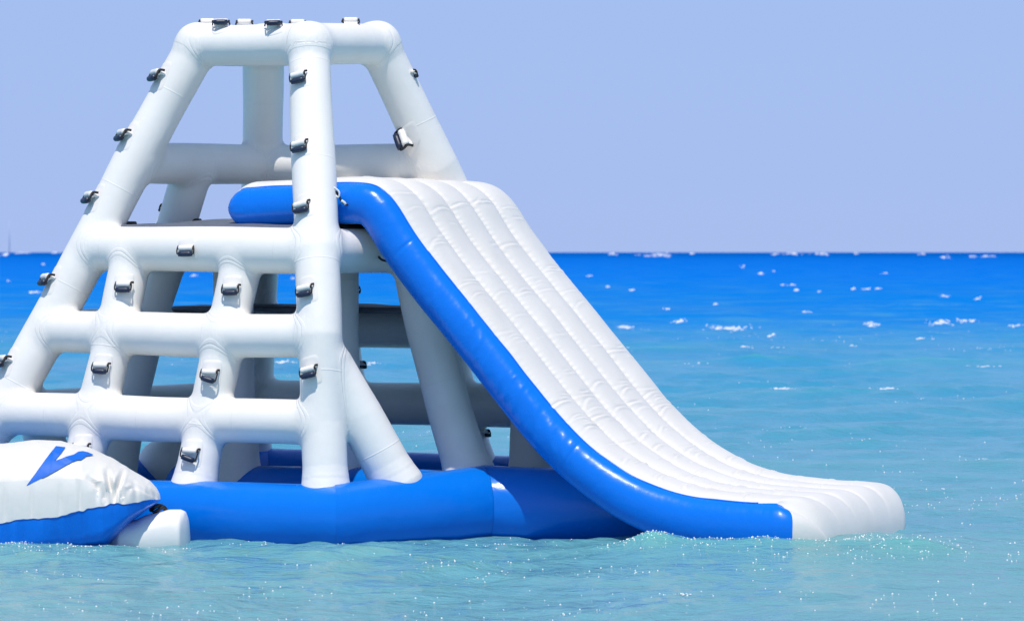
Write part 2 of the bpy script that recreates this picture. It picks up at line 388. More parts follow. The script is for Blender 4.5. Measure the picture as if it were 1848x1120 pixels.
# columns of the climbing face
tube('climbing_column', [P3('Ld', 'Cd', .2, 240, 452), P3('Lb', 'Cb', .28, 208, 602), P3('Lc', 'Cc', .30, 172, 752), U(140, 868, 28.92)], [.168, .166, .166, .17])
tube('climbing_column', [P3('Ld', 'Cd', .66, 441, 454), P3('Lb', 'Cb', .66, 408, 606), P3('Lc', 'Cc', .66, 374, 760), U(353, 868, 28.40)], [.168, .166, .166, .172])
# the column under the slide, the two braces beside the front and right leg
tube('side_column', [P3('Cd', 'Rd', .45, 742, 454), U(775, 600, 29.3), U(812, 740, 29.1), U(843, 842, 28.85)], [.18, .186, .19, .194])
tube('brace', [U(590, 640, 28.1), U(650, 750, 28.12), U(710, 862, 28.14)], [.172, .186, .186])
tube('brace', [U(952, 640, 30.3), U(958, 750, 30.0), U(961, 848, 29.8)], [.17, .17, .19])
tube('brace', [U(455, 655, 32.1), U(380, 745, 31.7), U(300, 828, 31.3)], [.16, .165, .19])
tube('brace', [U(40, 690, 29.6), U(70, 760, 30), U(95, 840, 30.2)], [.15, .16, .18])
# column of the left face: upper piece carries on down from the guard rail
tube('side_column', [P3('Lu', 'Bu', .45, 350, 298), P3('Ld', 'Bd', .45, 306, 450), P3('Lb', 'Bb', .45, 262, 590), P3('Lc', 'Bc', .45, 230, 728), U(205, 842, 30.75)], [.17, .176, .176, .18, .2])
tube('back_column', [P3('Bd', 'Rd', .33, 584, 452), P3('Bb', 'Rb', .33, 612, 590), P3('Bc', 'Rc', .33, 634, 725), U(658, 825, 31.8)], [.16, .165, .165, .18])
tube('back_column', [P3('Bd', 'Rd', .7, 768, 452), P3('Bb', 'Rb', .7, 800, 590), P3('Bc', 'Rc', .7, 828, 725), U(856, 833, 31.1)], [.16, .165, .165, .18])
tube('inner_column', [U(420, 460, 30.2), U(424, 700, 29.95), U(431, 852, 29.9)], [.172, .172, .178])
tube('inner_column', [U(609, 460, 29.8), U(611, 700, 29.5), U(614, 850, 29.4)], [.176, .176, .182])

# every tube that stands on the ring ends in a short flared skirt welded to it
for i, (nm, pts, rad) in enumerate(T):
    if nm.endswith('rail'): continue
    a, b = pts[-2], pts[-1]; d = norm(b-a)
    T[i] = (nm, np.vstack([pts[:-1], b-d*.13, b-d*.03, b+d*.06]), np.r_[rad[:-1], rad[-1], rad[-1]+.010, rad[-1]+.026])

def tube_d(p, pts, rad):
    best = np.full(len(p), 1e9)
    for i in range(len(pts)-1):
        a, b = pts[i], pts[i+1]; ab = b-a
        t = np.clip(((p-a)@ab)/(ab@ab), 0, 1)
        q = a+t[:, None]*ab
        best = np.minimum(best, np.linalg.norm(p-q, axis=1)-(rad[i]*(1-t)+rad[i+1]*t))
    return best
KB = 0.072
BB = [(t[1].min(0)-t[2].max()-0.35, t[1].max(0)+t[2].max()+0.35) for t in T]
def field(p, full=False):
    D = np.full((len(T), len(p)), 5.0)
    for i, (nm, pts, rad) in enumerate(T):
        lo, hi = BB[i]; sel = np.all((p > lo) & (p < hi), axis=1)
        if sel.any(): D[i, sel] = tube_d(p[sel], pts, rad)
    idx = np.argpartition(D, 3, axis=0)[:4]; d4 = np.take_along_axis(D, idx, 0)
    od = np.argsort(d4, axis=0); d4 = np.take_along_axis(d4, od, 0); idx = np.take_along_axis(idx, od, 0)
    def smin(a, b, k): h = np.clip(k-np.abs(a-b), 0, None)/k; return np.minimum(a, b)-h*h*k*0.25
    f = smin(smin(d4[0], d4[1], KB), d4[2], KB)
    # slight slackness of the cloth
    f = f - 0.006*np.sin(p[:, 0]*3.1+p[:, 2]*2.3)*np.sin(p[:, 2]*4.1-p[:, 1]*1.7)
    if full: return f, idx[0], idx[1], d4[0], d4[1]
    return f
def grad(p, e=0.004):
    g = np.stack([field(p+np.eye(3)[k]*e)-field(p-np.eye(3)[k]*e) for k in range(3)], -1)/(2*e)
    return g
def trace(px, py, start=26.0, end=34.0):
    """first point of the tower on the sight line through a photo pixel"""
    dd = np.arange(start, end, 0.01); rx = np.stack([(px-PX0)*dd/F, dd, H-(py-PY0)*dd/F], 1); fv = field(rx)
    k = np.argmax(fv < 0.0) if (fv < 0).any() else np.argmin(fv)
    p = rx[k]
    for _ in range(4):
        g = grad(p[None])[0]; p = p-field(p[None])[0]*g/max(g@g, .3)
    return p, norm(grad(p[None])[0])
# closed blanks, joined and voxel-remeshed for topology, then moved onto the field
blank = []
for nm, pts, rad in T:
    q = []; rq = []
    for i in range(len(pts)-1):
        k = max(2, int(np.linalg.norm(pts[i+1]-pts[i])/0.08))
        for t in np.linspace(0, 1, k, endpoint=False): q.append(pts[i]*(1-t)+pts[i+1]*t); rq.append(rad[i]*(1-t)+rad[i+1]*t)
    q.append(pts[-1]); rq.append(rad[-1])
    d0 = norm(q[0]-q[1]); d1 = norm(q[-1]-q[-2]); q0, r0, q1, r1 = q[0], rq[0], q[-1], rq[-1]
    pre = [(q0+d0*r0*s, r0*math.sqrt(max(1-s*s, 1e-4))) for s in (0.995, .9, .75, .5, .25)]
    post = [(q1+d1*r1*s, r1*math.sqrt(max(1-s*s, 1e-4))) for s in (.25, .5, .75, .9, 0.995)]
    q = [x[0] for x in pre]+q+[x[0] for x in post]; rq = [x[1] for x in pre]+rq+[x[1] for x in post]
    blank.append(sweep(q, np.array(rq)+0.005, 28))
v, f = join(*blank)
tmp = mesh_obj('tower_blank', v, f, mWhite)
md = tmp.modifiers.new('r', 'REMESH'); md.mode = 'VOXEL'; md.voxel_size = 0.021; md.use_smooth_shade = True
dg = bpy.context.evaluated_depsgraph_get(); ev = tmp.evaluated_get(dg); em = ev.to_mesh()
nv = len(em.vertices); Pv = np.empty(nv*3, np.float32); em.vertices.foreach_get('co', Pv); Pv = Pv.reshape(-1, 3).astype(float)
nl = len(em.loops); li = np.empty(nl, np.int32); em.loops.foreach_get('vertex_index', li)
ls = np.empty(len(em.polygons), np.int32); em.polygons.foreach_get('loop_start', ls); assert np.all(np.diff(ls) == 4)
Q = li.reshape(-1, 4)
ev.to_mesh_clear(); bpy.data.objects.remove(tmp, do_unlink=True)
for it in range(4):
    fv = field(Pv); g = grad(Pv); g2 = np.maximum((g*g).sum(1), 0.2)
    stp = np.clip(fv/g2, -0.03, 0.03)[:, None]*g
    Pv -= stp
    if it < 3:    # even out the spacing along the surface
        nb = np.zeros_like(Pv); ct = np.zeros(nv)
        for k in range(4):
            np.add.at(nb, Q[:, k], Pv[Q[:, (k+1) % 4]]+Pv[Q[:, (k+3) % 4]]); np.add.at(ct, Q[:, k], 2)
        Lp = nb/np.maximum(ct, 1)[:, None]-Pv; nn = g/np.sqrt(g2)[:, None]
        Pv += 0.5*(Lp-(Lp*nn).sum(1)[:, None]*nn)
G = grad(Pv); G /= np.maximum(np.linalg.norm(G, axis=1), 1e-6)[:, None]
_, i0, i1, d0, d1 = field(Pv, True)
fc = Pv[Q].mean(1); _, fi, _, _, _ = field(fc, True)
for ti, (nm, pts, rad) in enumerate(T):
    sel = Q[fi == ti]
    if not len(sel): continue
    used, inv = np.unique(sel, return_inverse=True)
    me = np_mesh(nm, Pv[used], inv.reshape(-1, 4)); me.materials.append(mWhite)
    at = me.attributes.new('seam', 'FLOAT', 'POINT'); at.data.foreach_set('value', (np.where(i0[used] == ti, d1[used], d0[used])-np.where(i0[used] == ti, d0[used], np.where(i1[used] == ti, d1[used], d0[used]+.05))).astype(np.float32))
    ab = pts[-1]-pts[0]; axl = (Pv[used]-pts[0])@norm(ab)+0.31*ti
    at = me.attributes.new('axial', 'FLOAT', 'POINT'); at.data.foreach_set('value', axl.astype(np.float32))
    me.normals_split_custom_set_from_vertices([tuple(x) for x in G[used]])
    o = bpy.data.objects.new(nm, me); link(o); o.parent = tower; o.matrix_parent_inverse = Matrix.Translation(tower.location).inverted()
def under(o, parent):
    o.parent = parent; o.matrix_parent_inverse = Matrix.Translation(parent.location).inverted() if parent.type == 'EMPTY' else Matrix()
    return o

# ---- floating ring: mitred blue tubes
def ring_tube(name, pts, rad, mat, parent, closed_dirs=None, seg=40, wr=1.0, seed=0):
    """one straight inflated tube whose two ends are cut on given planes"""
    a, b, na, nb = pts; d = norm(b-a); n = max(8, int(np.linalg.norm(b-a)/0.03))
    side = norm(np.cross(d, (0, 0, 1))); up = np.cross(side, d)
    V = []
    for i in range(n+1):
        t = i/n
        for k in range(seg):
            g = 2*math.pi*k/seg; off = side*math.cos(g)+up*math.sin(g)
            # where this generator meets the two cutting planes
            r = rad[0]*(1-t)+rad[1]*t; base = off*r
            ta = -np.dot(base, na)/np.dot(d, na); L = np.linalg.norm(b-a); tb = L-np.dot(base, nb)/np.dot(d, nb)
            s = ta+(tb-ta)*t; de = min(s-ta, tb-s)
            pk = wr*0.010*math.exp(-de/0.10)*math.sin(g*17+seed)*(math.sin(g*5+seed*2)*.5+.6)
            pk *= 1-math.exp(-max(de, 0)/0.03); rr = r+pk+0.004*math.sin(s*2.7+seed)
            V.append(a+d*s+off*rr)
    o = mesh_obj(name, V, grid_faces(n+1, seg, close_m=True), mat)
    return under(o, parent)
ztop = {'L': .40, 'C': .425, 'M': .53, 'E': .50, 'R': .47, 'B': .45}
rp = {'L': (-150, 29.4), 'C': (604, 27.75), 'M': (872, 28.55), 'E': (1150, 28.45), 'R': (1150, 30.35), 'B': (480, 32.5)}
RR = {'L': .285, 'C': .285, 'M': .33, 'E': .33, 'R': .29, 'B': .285}
order = ['L', 'C', 'M', 'E', 'R', 'B']
RP = {k: np.array([(rp[k][0]-PX0)*rp[k][1]/F, rp[k][1], ztop[k]-RR[k]]) for k in order}
for i, k in enumerate(order):
    k2 = order[(i+1) % 6]; k0 = order[i-1]; k3 = order[(i+2) % 6]
    flat = lambda v: norm([v[0], v[1], 0])
    d = flat(RP[k2]-RP[k]); dp = flat(RP[k]-RP[k0]); dn = flat(RP[k3]-RP[k2])
    ring_tube('ring_tube', (RP[k], RP[k2], norm(d+dp), norm(d+dn)), (RR[k], RR[k2]), mBlue, tower, seed=i*1.7)
ca = np.array([(330-PX0)*30.3/F, 30.3, .16]); cb = RP['M']+np.array([-.05, .1, -.02]); dd = norm(cb-ca)
ring_tube('cross_tube', (ca, cb, dd, dd), (.28, .30), mBlue, tower, seed=9)

# ---- handles
hc = {}
def handle(hit, out=None, scale=0.83, tilt=0.0, loose=0.0, patch=True, axis=None):
    p, nrm = hit
    out = norm(out) if out is not None else nrm
    up0 = np.array((0, 0, 1.0))
    ax = norm(axis) if axis is not None else norm(np.cross(out, up0)*-1 if abs(out[2]) < .9 else (1, 0, 0))
    if ax[0] < 0: ax = -ax
    ax = norm(ax+np.array((0, 0, tilt)))
    ax = norm(ax-out*np.dot(ax, out)); dn = np.cross(ax, out)
    if dn[2] > 0: dn = -dn
    # base of the thing: a lug that holds a rolled white sleeve, a strap through it, and a rubber grip on the strap
    r = 0.031*scale; hl = 0.070*scale
    c = p+out*0.050*scale
    n = 9
    path = [c+ax*hl*t for t in np.linspace(-1, 1, n)]
    rr = np.array([r*(0.93 if i in (0, n-1) else 1+0.03*math.sin(i*2.1)) for i in range(n)])
    lug = sweep([p-out*0.02, p+out*0.018*scale, c], np.array([hl, hl*.98, hl*.96]), 16, up=tuple(dn), flat=0.10)
    # orient the lug as a thin web: rebuild as a slab
    w0 = hl*0.97; th = 0.010*scale
    Vb = [p-out*.02+sx*ax*w0+sy*dn*th for sx, sy in ((-1, -1), (1, -1), (1, 1), (-1, 1))]+[c+sx*ax*w0+sy*dn*th for sx, sy in ((-1, -1), (1, -1), (1, 1), (-1, 1))]
    web = (Vb, [(0, 1, 5, 4), (1, 2, 6, 5), (2, 3, 7, 6), (3, 0, 4, 7)])
    v, f = sweep(path, rr, 18)
    h = mesh_obj('handle', v, f, mPatch); under(h, tower)
    wb = mesh_obj('lug', web[0], web[1]+[(3, 2, 1, 0), (4, 5, 6, 7)], mPatch, smooth=False); wb.parent = h
    drop = 0.062*scale
    g0 = c-ax*hl*0.98+dn*drop*(1+loose*0.0)+out*0.014*scale; g1 = c+ax*hl*0.98+dn*drop*(1+loose)+out*0.014*scale-ax*loose*0.02
    gp = [g0*(1-t)+g1*t for t in np.linspace(0, 1, 5)]
    v, f = sweep(gp, np.array([  .025, .028, .028, .028, .025])*scale, 14)
    g = mesh_obj('grip', v, f, mNavy); g.parent = h
    for s, e in ((-1, g0), (1, g1)):
        a0 = p+ax*s*(hl+0.020*scale)-dn*0.030*scale+out*0.004
        v, f = sweep(catmull([a0, c+ax*s*(hl+.010*scale)-dn*.018*scale, c+ax*s*(hl+.016*scale)+dn*.02*scale+out*.01*scale, e+ax*s*.012*scale, e-ax*s*.01], .012), .0075*scale, 6, flat=1.6)
        k = mesh_obj('strap', v, f, mBlack); k.parent = h
        v, f = sweep([c+ax*s*(hl*0.8), c+ax*s*(hl+0.006*scale)], .016*scale, 10)
        k = mesh_obj('end_ring', v, f, mBlack); k.parent = h
    if patch:
        # rounded welded patch that lies on the tube under the handle
        nu, nv_ = 15, 17; V = []
        for i in range(nu):
            for j in range(nv_):
                a, b = 2*i/(nu-1)-1, 2*j/(nv_-1)-1
                m1 = max(abs(a), abs(b)); ln = (abs(a)**6+abs(b)**6)**(1/6) if m1 > 0 else 1
                sc = m1/ln if ln else 1
                q = p+ax*a*sc*0.125*scale+dn*(b*sc*0.150*scale+0.01)
                V.append(q)
        V = np.array(V); nn = None
        for _ in range(5):
            fv = field(V); gg = grad(V); g2 = np.maximum((gg*gg).sum(1), .3); V = V-(np.clip(fv, -.05, .05)/g2)[:, None]*gg
        gg = grad(V); gg /= np.linalg.norm(gg, axis=1)[:, None]
        edge = np.array([max(abs(2*i/(nu-1)-1), abs(2*j/(nv_-1)-1)) for i in range(nu) for j in range(nv_)])
        V = V+gg*np.where(edge > .99, -0.002, 0.0042)[:, None]
        pt = mesh_obj('weld_patch', V, grid_faces(nu, nv_), mPatch); pt.parent = h
    return h
for px, py, tl, lo in ((541, 137, .22, .0), (543, 261, .22, 0), (546, 370, .24, 0), (553, 521, .20, 0), (559, 667, .25, 0)):
    handle(trace(px, py), tilt=tl, out=norm([-.35, -.93, .12]))
for px, py, tl, lo in ((225, 515, 0, 0), (184, 661, -.02, 0.1), (148, 806, 0, 0), (418, 520, 0.03, 0), (380, 673, -.02, .55), (345, 815, -.05, .6), (338, 450, .03, 0)):
    handle(trace(px, py), tilt=tl, loose=lo, out=norm([-.15, -.95, .25]))
for px, py in ((290, 135), (230, 243), (170, 355), (92, 503), (14, 650)):
    handle(trace(px, py), out=norm([-.80, -.40, .35]), axis=(.55, -.80, 0), scale=.95)
for px, py, o_, lo in ((399, 48, (0, -.35, .93), 0), (494, 50, (0, -.35, .93), -.1)):
    handle(trace(px, py), out=norm(o_), axis=(1, .05, 0), loose=lo)
def top_at(a, b, t, off=0.0, r=.172):
    p = N[a]*(1-t)+N[b]*t; return p+np.array((0, off, math.sqrt(max(r*r-off*off, 0)))), np.array((0, 0, 1.0))
handle(top_at('Bt', 'Lt', .86), out=(0, .5, .87), axis=(1, 0, 0), patch=False)
handle(top_at('Bt', 'Lt', .30), out=(0, .2, .98), axis=(1, 0, -.05), patch=False, loose=.2)
handle(top_at('Rt', 'Bt', .70), out=(0, .5, .87), axis=(1, 0, 0), patch=False)
handle(top_at('Ct', 'Rt', .60), out=(0, .6, .80), axis=(1, 0, 0), patch=False)
# handle on the inner side of the right leg, tipped along it
handle(trace(737, 250), out=norm([-.72, -.66, .1]), axis=(.45, -.3, -.85), scale=1.05)
for hit, out_ in (((U(741, 130, 30.15), norm([.9, .3, .2])), (.9, .4, .1)), ((U(300, 372, 30.5), None), (-.9, .3, .1)), ((U(637, 520, 31.3), None), (.6, .8, .1)),
                  ((U(648, 655, 31.3), None), (.8, .6, .1)), ((U(872, 778, 31.0), None), (.8, .6, .1))):
    handle(hit, out=norm(out_), patch=False, scale=.62)

# ---- deck mats
def slab(name, poly, thick, mat, bulge=0.0, wr=0.012, parent=tower):
    """soft mat: polygon (4 corners) as a grid with a quilted, slightly creased top"""
    a, b, c, d = [np.array(p, float) for p in poly]; n = 40; V = []
    for s_ in (1, 0):
        for i in range(n+1):
            for j in range(n+1):
                u, v_ = i/n, j/n; p = (a*(1-u)+b*u)*(1-v_)+(d*(1-u)+c*u)*v_
                e = min(u, 1-u, v_, 1-v_); z = thick*s_*min(1, (e/0.03)**.5 if e > 0 else 0)
                if s_: z += bulge*math.sin(math.pi*u)*math.sin(math.pi*v_)+wr*float(vnoise(np.array(u*9), np.array(v_*7), 5))*min(1, e*12)
                V.append(p+(0, 0, z))
    k = (n+1)**2
    f = grid_faces(n+1, n+1)+[tuple(x+k for x in q[::-1]) for q in grid_faces(n+1, n+1)]
    bd = [i*(n+1) for i in range(n+1)]+[n*(n+1)+j for j in range(1, n+1)]+[(n-i)*(n+1)+n for i in range(1, n+1)]+[n-j for j in range(1, n)]
    for i in range(len(bd)): x, y = bd[i], bd[(i+1) % len(bd)]; f.append((x, y, y+k, x+k))
    return under(mesh_obj(name, V, f, mat), parent)
dz = .15
inner = lambda k, c, s: (N[k]*s+c*(1-s))
cd = (N['Ld']+N['Cd']+N['Rd']+N['Bd'])/4
slab('deck_mat', [inner(k, cd, .97)+(0, 0, dz) for k in ('Ld', 'Cd', 'Rd', 'Bd')], .055, mMat, .06)
cb_ = (N['Bb']+N['Rb']+N['Lb']+N['Cb'])/4
slab('step_mat', [lerp('Lb', 'Bb', .55)+(0, 0, .15), lerp('Cb', 'Rb', .55)+(0, 0, .15), inner('Rb', cb_, .97)+(0, 0, .15), inner('Bb', cb_, .97)+(0, 0, .15)], .05, mMat, .01)
# straps that hold the deck mat round the legs
for px, py, d, w_ in ((226, 403, 29.72, .085), (331, 398, 30.4, .15)):
    c = U(px, py, d); V, f_ = sweep([c+(-w_, 0, 0), c+(-w_*.9, -.01, 0), c+(w_*.9, -.01, 0), c+(w_, 0, 0)], .022, 8, flat=.8)
    under(mesh_obj('mat_strap', V, f_, mBlack), tower)

# ------------------------------------------------------------------ the slide
slide = empty('water_slide', tuple(U(1100, 950, 27.6)), 'long white quilted inflatable slide with bright blue sides running down into the sea', 'water slide')
E1 = np.array([(1437-PX0)*27.0/F, 27.0]); E0 = np.array([(590-PX0)*28.74/F, 28.74]); D2 = (E1-E0)/np.linalg.norm(E1-E0); W2 = np.array([-D2[1], D2[0]])
def on_plane(px, py):
    # sight line through a pixel meets the upright plane of the slide's near side
    rx = (px-PX0)/F; d = (E0[0]*D2[1]-E0[1]*D2[0])/(rx*D2[1]-D2[0]); x = rx*d
    s = (np.array([x, d])-E0)@D2; return s, H-(py-PY0)*d/F
top_px = [(417, 341), (470, 338), (527, 335), (600, 331), (645, 330), (675, 335), (697, 349), (717, 372), (750, 424), (800, 491), (850, 552), (900, 614), (950, 678), (1000, 740), (1050, 793), (1100, 833), (1160, 868), (1230, 892), (1300, 903), (1370, 909), (1437, 912)]
path_c = []
TP = np.array([on_plane(*q) for q in top_px])
tc = catmull(TP, 0.0098); tg = np.gradient(tc, axis=0); tg /= np.linalg.norm(tg, axis=1)[:, None]; nm2 = np.stack([-tg[:, 1], tg[:, 0]], 1)
ns = len(tc); sarr = np.r_[0, np.cumsum(np.linalg.norm(np.diff(tc, axis=0), axis=1))]; Ltot = sarr[-1]
TH_ = 0.335      # thickness of the slide
Wd = 2.30; NR = 5
# nose beyond the blue sides
ext = 0.19; ne = 34
# the near side leans a little; bottom path by offset
bends = np.abs(np.gradient(np.unwrap(np.arctan2(tg[:, 1], tg[:, 0])), sarr)); kern = np.exp(-np.linspace(-2, 2, 41)**2); kern /= kern.sum(); bends = np.convolve(bends, kern, 'same')
rs = np.random.RandomState(5)
ev_top = []
for j in range(NR):
    s = 0.4
    while s < Ltot-0.5:
        dens = 0.20+0.10*rs.rand(); bd = np.interp(s, sarr, bends)
        lower = np.clip((s-2.4)/1.6, 0, 1)
        stepl = (0.62-0.38*lower)*rs.uniform(.45, 1.3); s += stepl
        nk = 1 if rs.rand() < .55 else rs.randint(2, 5)
        for q in range(nk):
            ev_top.append((j, s+q*0.035, rs.uniform(.004, .012)*(0.5+0.75*lower), rs.uniform(.0075, .013), rs.uniform(-.05, .10), rs.uniform(.25, .9), rs.uniform(-.6, .6)))
for s0 in (1.62, 2.55, 3.85):      # folds that run right across the bed
    for j in range(NR): ev_top.append((j, s0+rs.uniform(-.04, .04), rs.uniform(.003, .008), rs.uniform(.007, .011), rs.uniform(.0, .06), 1.0, 0.0))
def top_disp(s, x):
    """height of the quilted bed above its seam line: s along, x in 0..1 across"""
    rj = np.minimum((x*NR).astype(int), NR-1); fr = x*NR-rj; c = 2*fr-1
    h = 0.055*np.sqrt(np.clip(1-np.abs(c)**2.3, 0, 1))
    fade = np.clip((Ltot+ext-0.06-s)/0.5, 0, 1)
    h = h*(0.22+0.78*fade**.7)+0.06*(1-fade**.7)*0.6
    # puckers along the stitched valleys
    h += 0.0030*np.exp(-((1-np.abs(c))/.16)**2)*np.sin(s*115+rj*2+3*np.sin(s*9+rj))*fade*np.clip(np.minimum(x, 1-x)*60, 0, 1)
    h -= 0.006*np.exp(-((1-np.abs(c))/.10)**2)*(vnoise(s*14, rj*3.3, 8))*np.clip(np.minimum(x, 1-x)*60, 0, 1)
    for j, s0, a, wd, cv, ext_, cen in ev_top:
        m_ = (rj == j)&(np.abs(s-s0) < .16)
        if not m_.any(): continue
        cc = c[m_]; ss = s[m_]-(s0+cv*(cc*cc)); env = np.exp(-((cc-cen)/ext_)**4)
        h[m_] += fade[m_]*env*(-a*np.exp(-(ss/wd)**2)+a*.8*np.exp(-((ss-wd*1.7)/(wd*1.3))**2))
    h += 0.004*vnoise(s*5, x*14, 2)
    return h
NT = NR*18; NS = 22; NB = 10
xs_top = np.linspace(0, 1, NT+1)
# stations along the slide: the blue-sided part, then the nose; the head is rounded too
st_s = np.r_[sarr, Ltot+np.linspace(0, 1, ne+1)[1:]*ext]
rows = []
for i, s in enumerate(st_s):
    if i < ns: c2 = tc[i]; t2 = tg[i]; n2 = nm2[i]
    else: c2 = tc[-1]+tg[-1]*(s-Ltot); t2 = tg[-1]; n2 = nm2[-1]
    # end rounding
    de = (Ltot+ext)-s; dh = s
    k_end = math.sqrt(max(0, 1-(1-min(1, de/0.30))**2)) if de < .30 else 1
    k_head = math.sqrt(max(0, 1-(1-min(1, dh/0.17))**2)) if dh < .17 else 1
    kz = max(k_end*k_head, .02)
    rows.append((s, c2, t2, n2, kz, k_end))
def vn(a, b, k): return float(vnoise(np.array(float(a)), np.array(float(b)), k))
def pucker(s, g, k):
    # short gathers under the seam and broken diagonal creases on the sloping stretch
    r1 = 1-abs(vn(s*24+vn(s*3, 1, 31)*2, g*1.2+k, 32))*2
    a = 0.0085*math.exp(-(g/.5)**2)*r1*max(0, .5+vn(s*2.2, k, 33))
    slope = float(np.interp(s, [1.5, 2.0, 3.9, 4.6], [.12, 1, 1, .05]))
    r2 = 1-abs(vn(s*19-g*1.6+vn(s*2, g, 34)*1.2, g*.9+k, 35))*2.2
    b = 0.0105*slope*max(0, r2)*math.exp(-((g-1.25)/.8)**2)*max(0, .25+1.3*vn(s*3.1-g, g*1.3+k, 36))
    return a+b
V = []; par = []
prof_n = (NT+1)+(NS-1)+(NB+1)+(NS-1)
Sg, Xg = np.meshgrid(st_s, xs_top, indexing='ij')
Htop = top_disp(Sg.ravel(), Xg.ravel()).reshape(Sg.shape)
for i, (s, c2, t2, n2, kz, ke) in enumerate(rows):
    hz = TH_/2*kz
    # plan: the nose corners draw in
    de = (Ltot+ext)-s
    wi = 0.0 if de > .34 else 0.30*(1-math.sqrt(max(0, 1-(1-de/.34)**2)))
    THs = TH_+0.06*min(1, max(0, (s-4.3)/1.0)); hz = THs/2*kz; mid = -THs/2-(1-kz)*THs*.38*(1 if s > 2 else 0)
    def pt(x, off):       # across position x metres, offset off metres along the section normal from the seam line
        q = c2+n2*off; xy = E0+D2*q[0]+W2*x
        return (xy[0], xy[1], q[1])
    x0, x1 = wi, Wd-wi
    for j, u in enumerate(xs_top):
        q_ = pt(x0+(x1-x0)*u, mid+hz+Htop[i, j]*kz)
        sh = -0.13*math.exp(-((s-Ltot)/.12)**2)*max(0, 1-j/9)**2
        V.append((q_[0]+D2[0]*t2[0]*sh, q_[1]+D2[1]*t2[0]*sh, q_[2]+t2[1]*sh)); par.append(0)
    bulge = 0.135*(kz**.5)*(1 if de > .34 else (de/.34)**.3 if de > 0 else 0)
    for k in range(1, NS):
        g = math.pi*k/NS
        pw = 0
        if s < Ltot:
            pw = pucker(s, g, 0)
            for sw in (1.93, 4.12):
                pw -= 0.010*math.exp(-((s-sw-0.02*g)/.012)**2)*math.exp(-(g/1.5)**4)
            if i < 20: pw += 0.006*math.sin(g*19)
        V.append(pt(x1+(bulge+pw)*math.sin(g), mid+hz*math.cos(g))); par.append(1)
    for k in range(NB+1):
        u = 1-k/NB; V.append(pt(x0+(x1-x0)*u, mid-hz)); par.append(2)
    for k in range(NS-1, 0, -1):
        g = math.pi*k/NS
        pw = 0
        if s < Ltot:
            pw = pucker(s, g, 4)
            for sw in (1.93, 4.12):
                pw -= 0.010*math.exp(-((s-sw-0.02*g)/.012)**2)*math.exp(-(g/1.5)**4)
            if i < 20: pw += 0.006*math.sin(g*19)
            pw += 0.000*math.exp(-((s-1.0)/.05)**2-((g-.6)/.4)**2)
        q_ = pt(x0-(bulge+pw)*math.sin(g), mid+hz*math.cos(g))
        sh = -0.13*abs(2*g/math.pi-1)**3*math.exp(-((s-Ltot)/.12)**2)     # the blue panel is cut with rounded corners
        V.append((q_[0]+D2[0]*t2[0]*sh, q_[1]+D2[1]*t2[0]*sh, q_[2]+t2[1]*sh)); par.append(3)
V = np.array(V); nrow = len(rows); mp = prof_n
# smooth normals over the whole body so that the panels meet without a break
I, J = np.meshgrid(np.arange(nrow-1), np.arange(mp), indexing='ij'); J2 = (J+1) % mp
Q = np.stack([I*mp+J, I*mp+J2, (I+1)*mp+J2, (I+1)*mp+J], -1).reshape(-1, 4)
jf = J.ravel(); if_ = I.ravel()
full = np_mesh('slide_full', V, Q); VN = np.empty(len(V)*3, np.float32)
full.vertices.foreach_get('normal', VN); VN = VN.reshape(-1, 3); bpy.data.meshes.remove(full)
ctr = V.mean(0)
if ((V[mp*5+NT//2]+VN[mp*5+NT//2]*.1)[2] < V[mp*5+NT//2][2]): VN = -VN; Q = Q[:, ::-1]
blue_end = if_ < ns-1
topm = jf < NT
far = (jf >= NT)&(jf < NT+NS); bot = (jf >= NT+NS)&(jf < NT+NS+NB); nearm = jf >= NT+NS+NB
# the blue side ends in a rounded outline
gg = (jf-(NT+NS+NB))/NS
ss = st_s[if_]; lim = Ltot+0*gg
lim2 = Ltot
def panel(name, sel, mat):
    q = Q[sel]; used, inv = np.unique(q, return_inverse=True)
    me = np_mesh(name, V[used], inv.reshape(-1, 4)); me.materials.append(mat)
    me.normals_split_custom_set_from_vertices([tuple(map(float, x)) for x in VN[used]])
    o = bpy.data.objects.new(name, me); link(o); return under(o, slide)
nb_ = nearm & (ss < lim); fb_ = far & (ss < lim2)
for r_i in range(NR):
    panel('bed_cushion', topm & (jf//18 == r_i), mSlide)
panel('side_panel', nb_, mBlueSlide); panel('side_panel', fb_, mBlueSlide)
panel('underside', bot, mSlide)
panel('nose_panel', nearm & ~nb_, mSlide); panel('nose_panel', far & ~fb_, mSlide)
for k_ in (0, nrow-1):      # end closures
    c_ = V[k_*mp:(k_+1)*mp]
    under(mesh_obj('end_closure', c_, [tuple(range(mp))], mSlide), slide)
# piping along the seam between bed and side
pp = [V[i*mp]+VN[i*mp]*0.002 for i in range(10, ns-30, 3)]
v, f = sweep(pp, .0075, 6); under(mesh_obj('piping', v, f, mBlueSlide), slide)
# straps
def cord(name, pts, r, mat, parent):
    v, f = sweep(catmull(pts, .012), r, 7, flat=1.0); return under(mesh_obj(name, v, f, mat), parent)
dS = 28.5
cord('strap', [U(606, 345, dS-.02), U(612, 354, dS), U(618, 365, dS), U(632, 370, dS+.02), U(640, 361, dS+.09)], .009, mBlack, slide)
cord('shackle', [U(603, 338, dS-.02), U(612, 346, dS-.03), U(611, 356, dS-.03), U(605, 352, dS-.02)], .007, mClip, slide)
cord('shackle', [U(616, 362, dS-.04), U(621, 365, dS-.04), U(624, 369, dS-.04)], .011, mClip, slide)
cord('strap', [U(683, 463, 28.85), U(690, 469, 28.78), U(703, 471, 28.7), U(714, 466, 28.66)], .010, mBlack, slide)

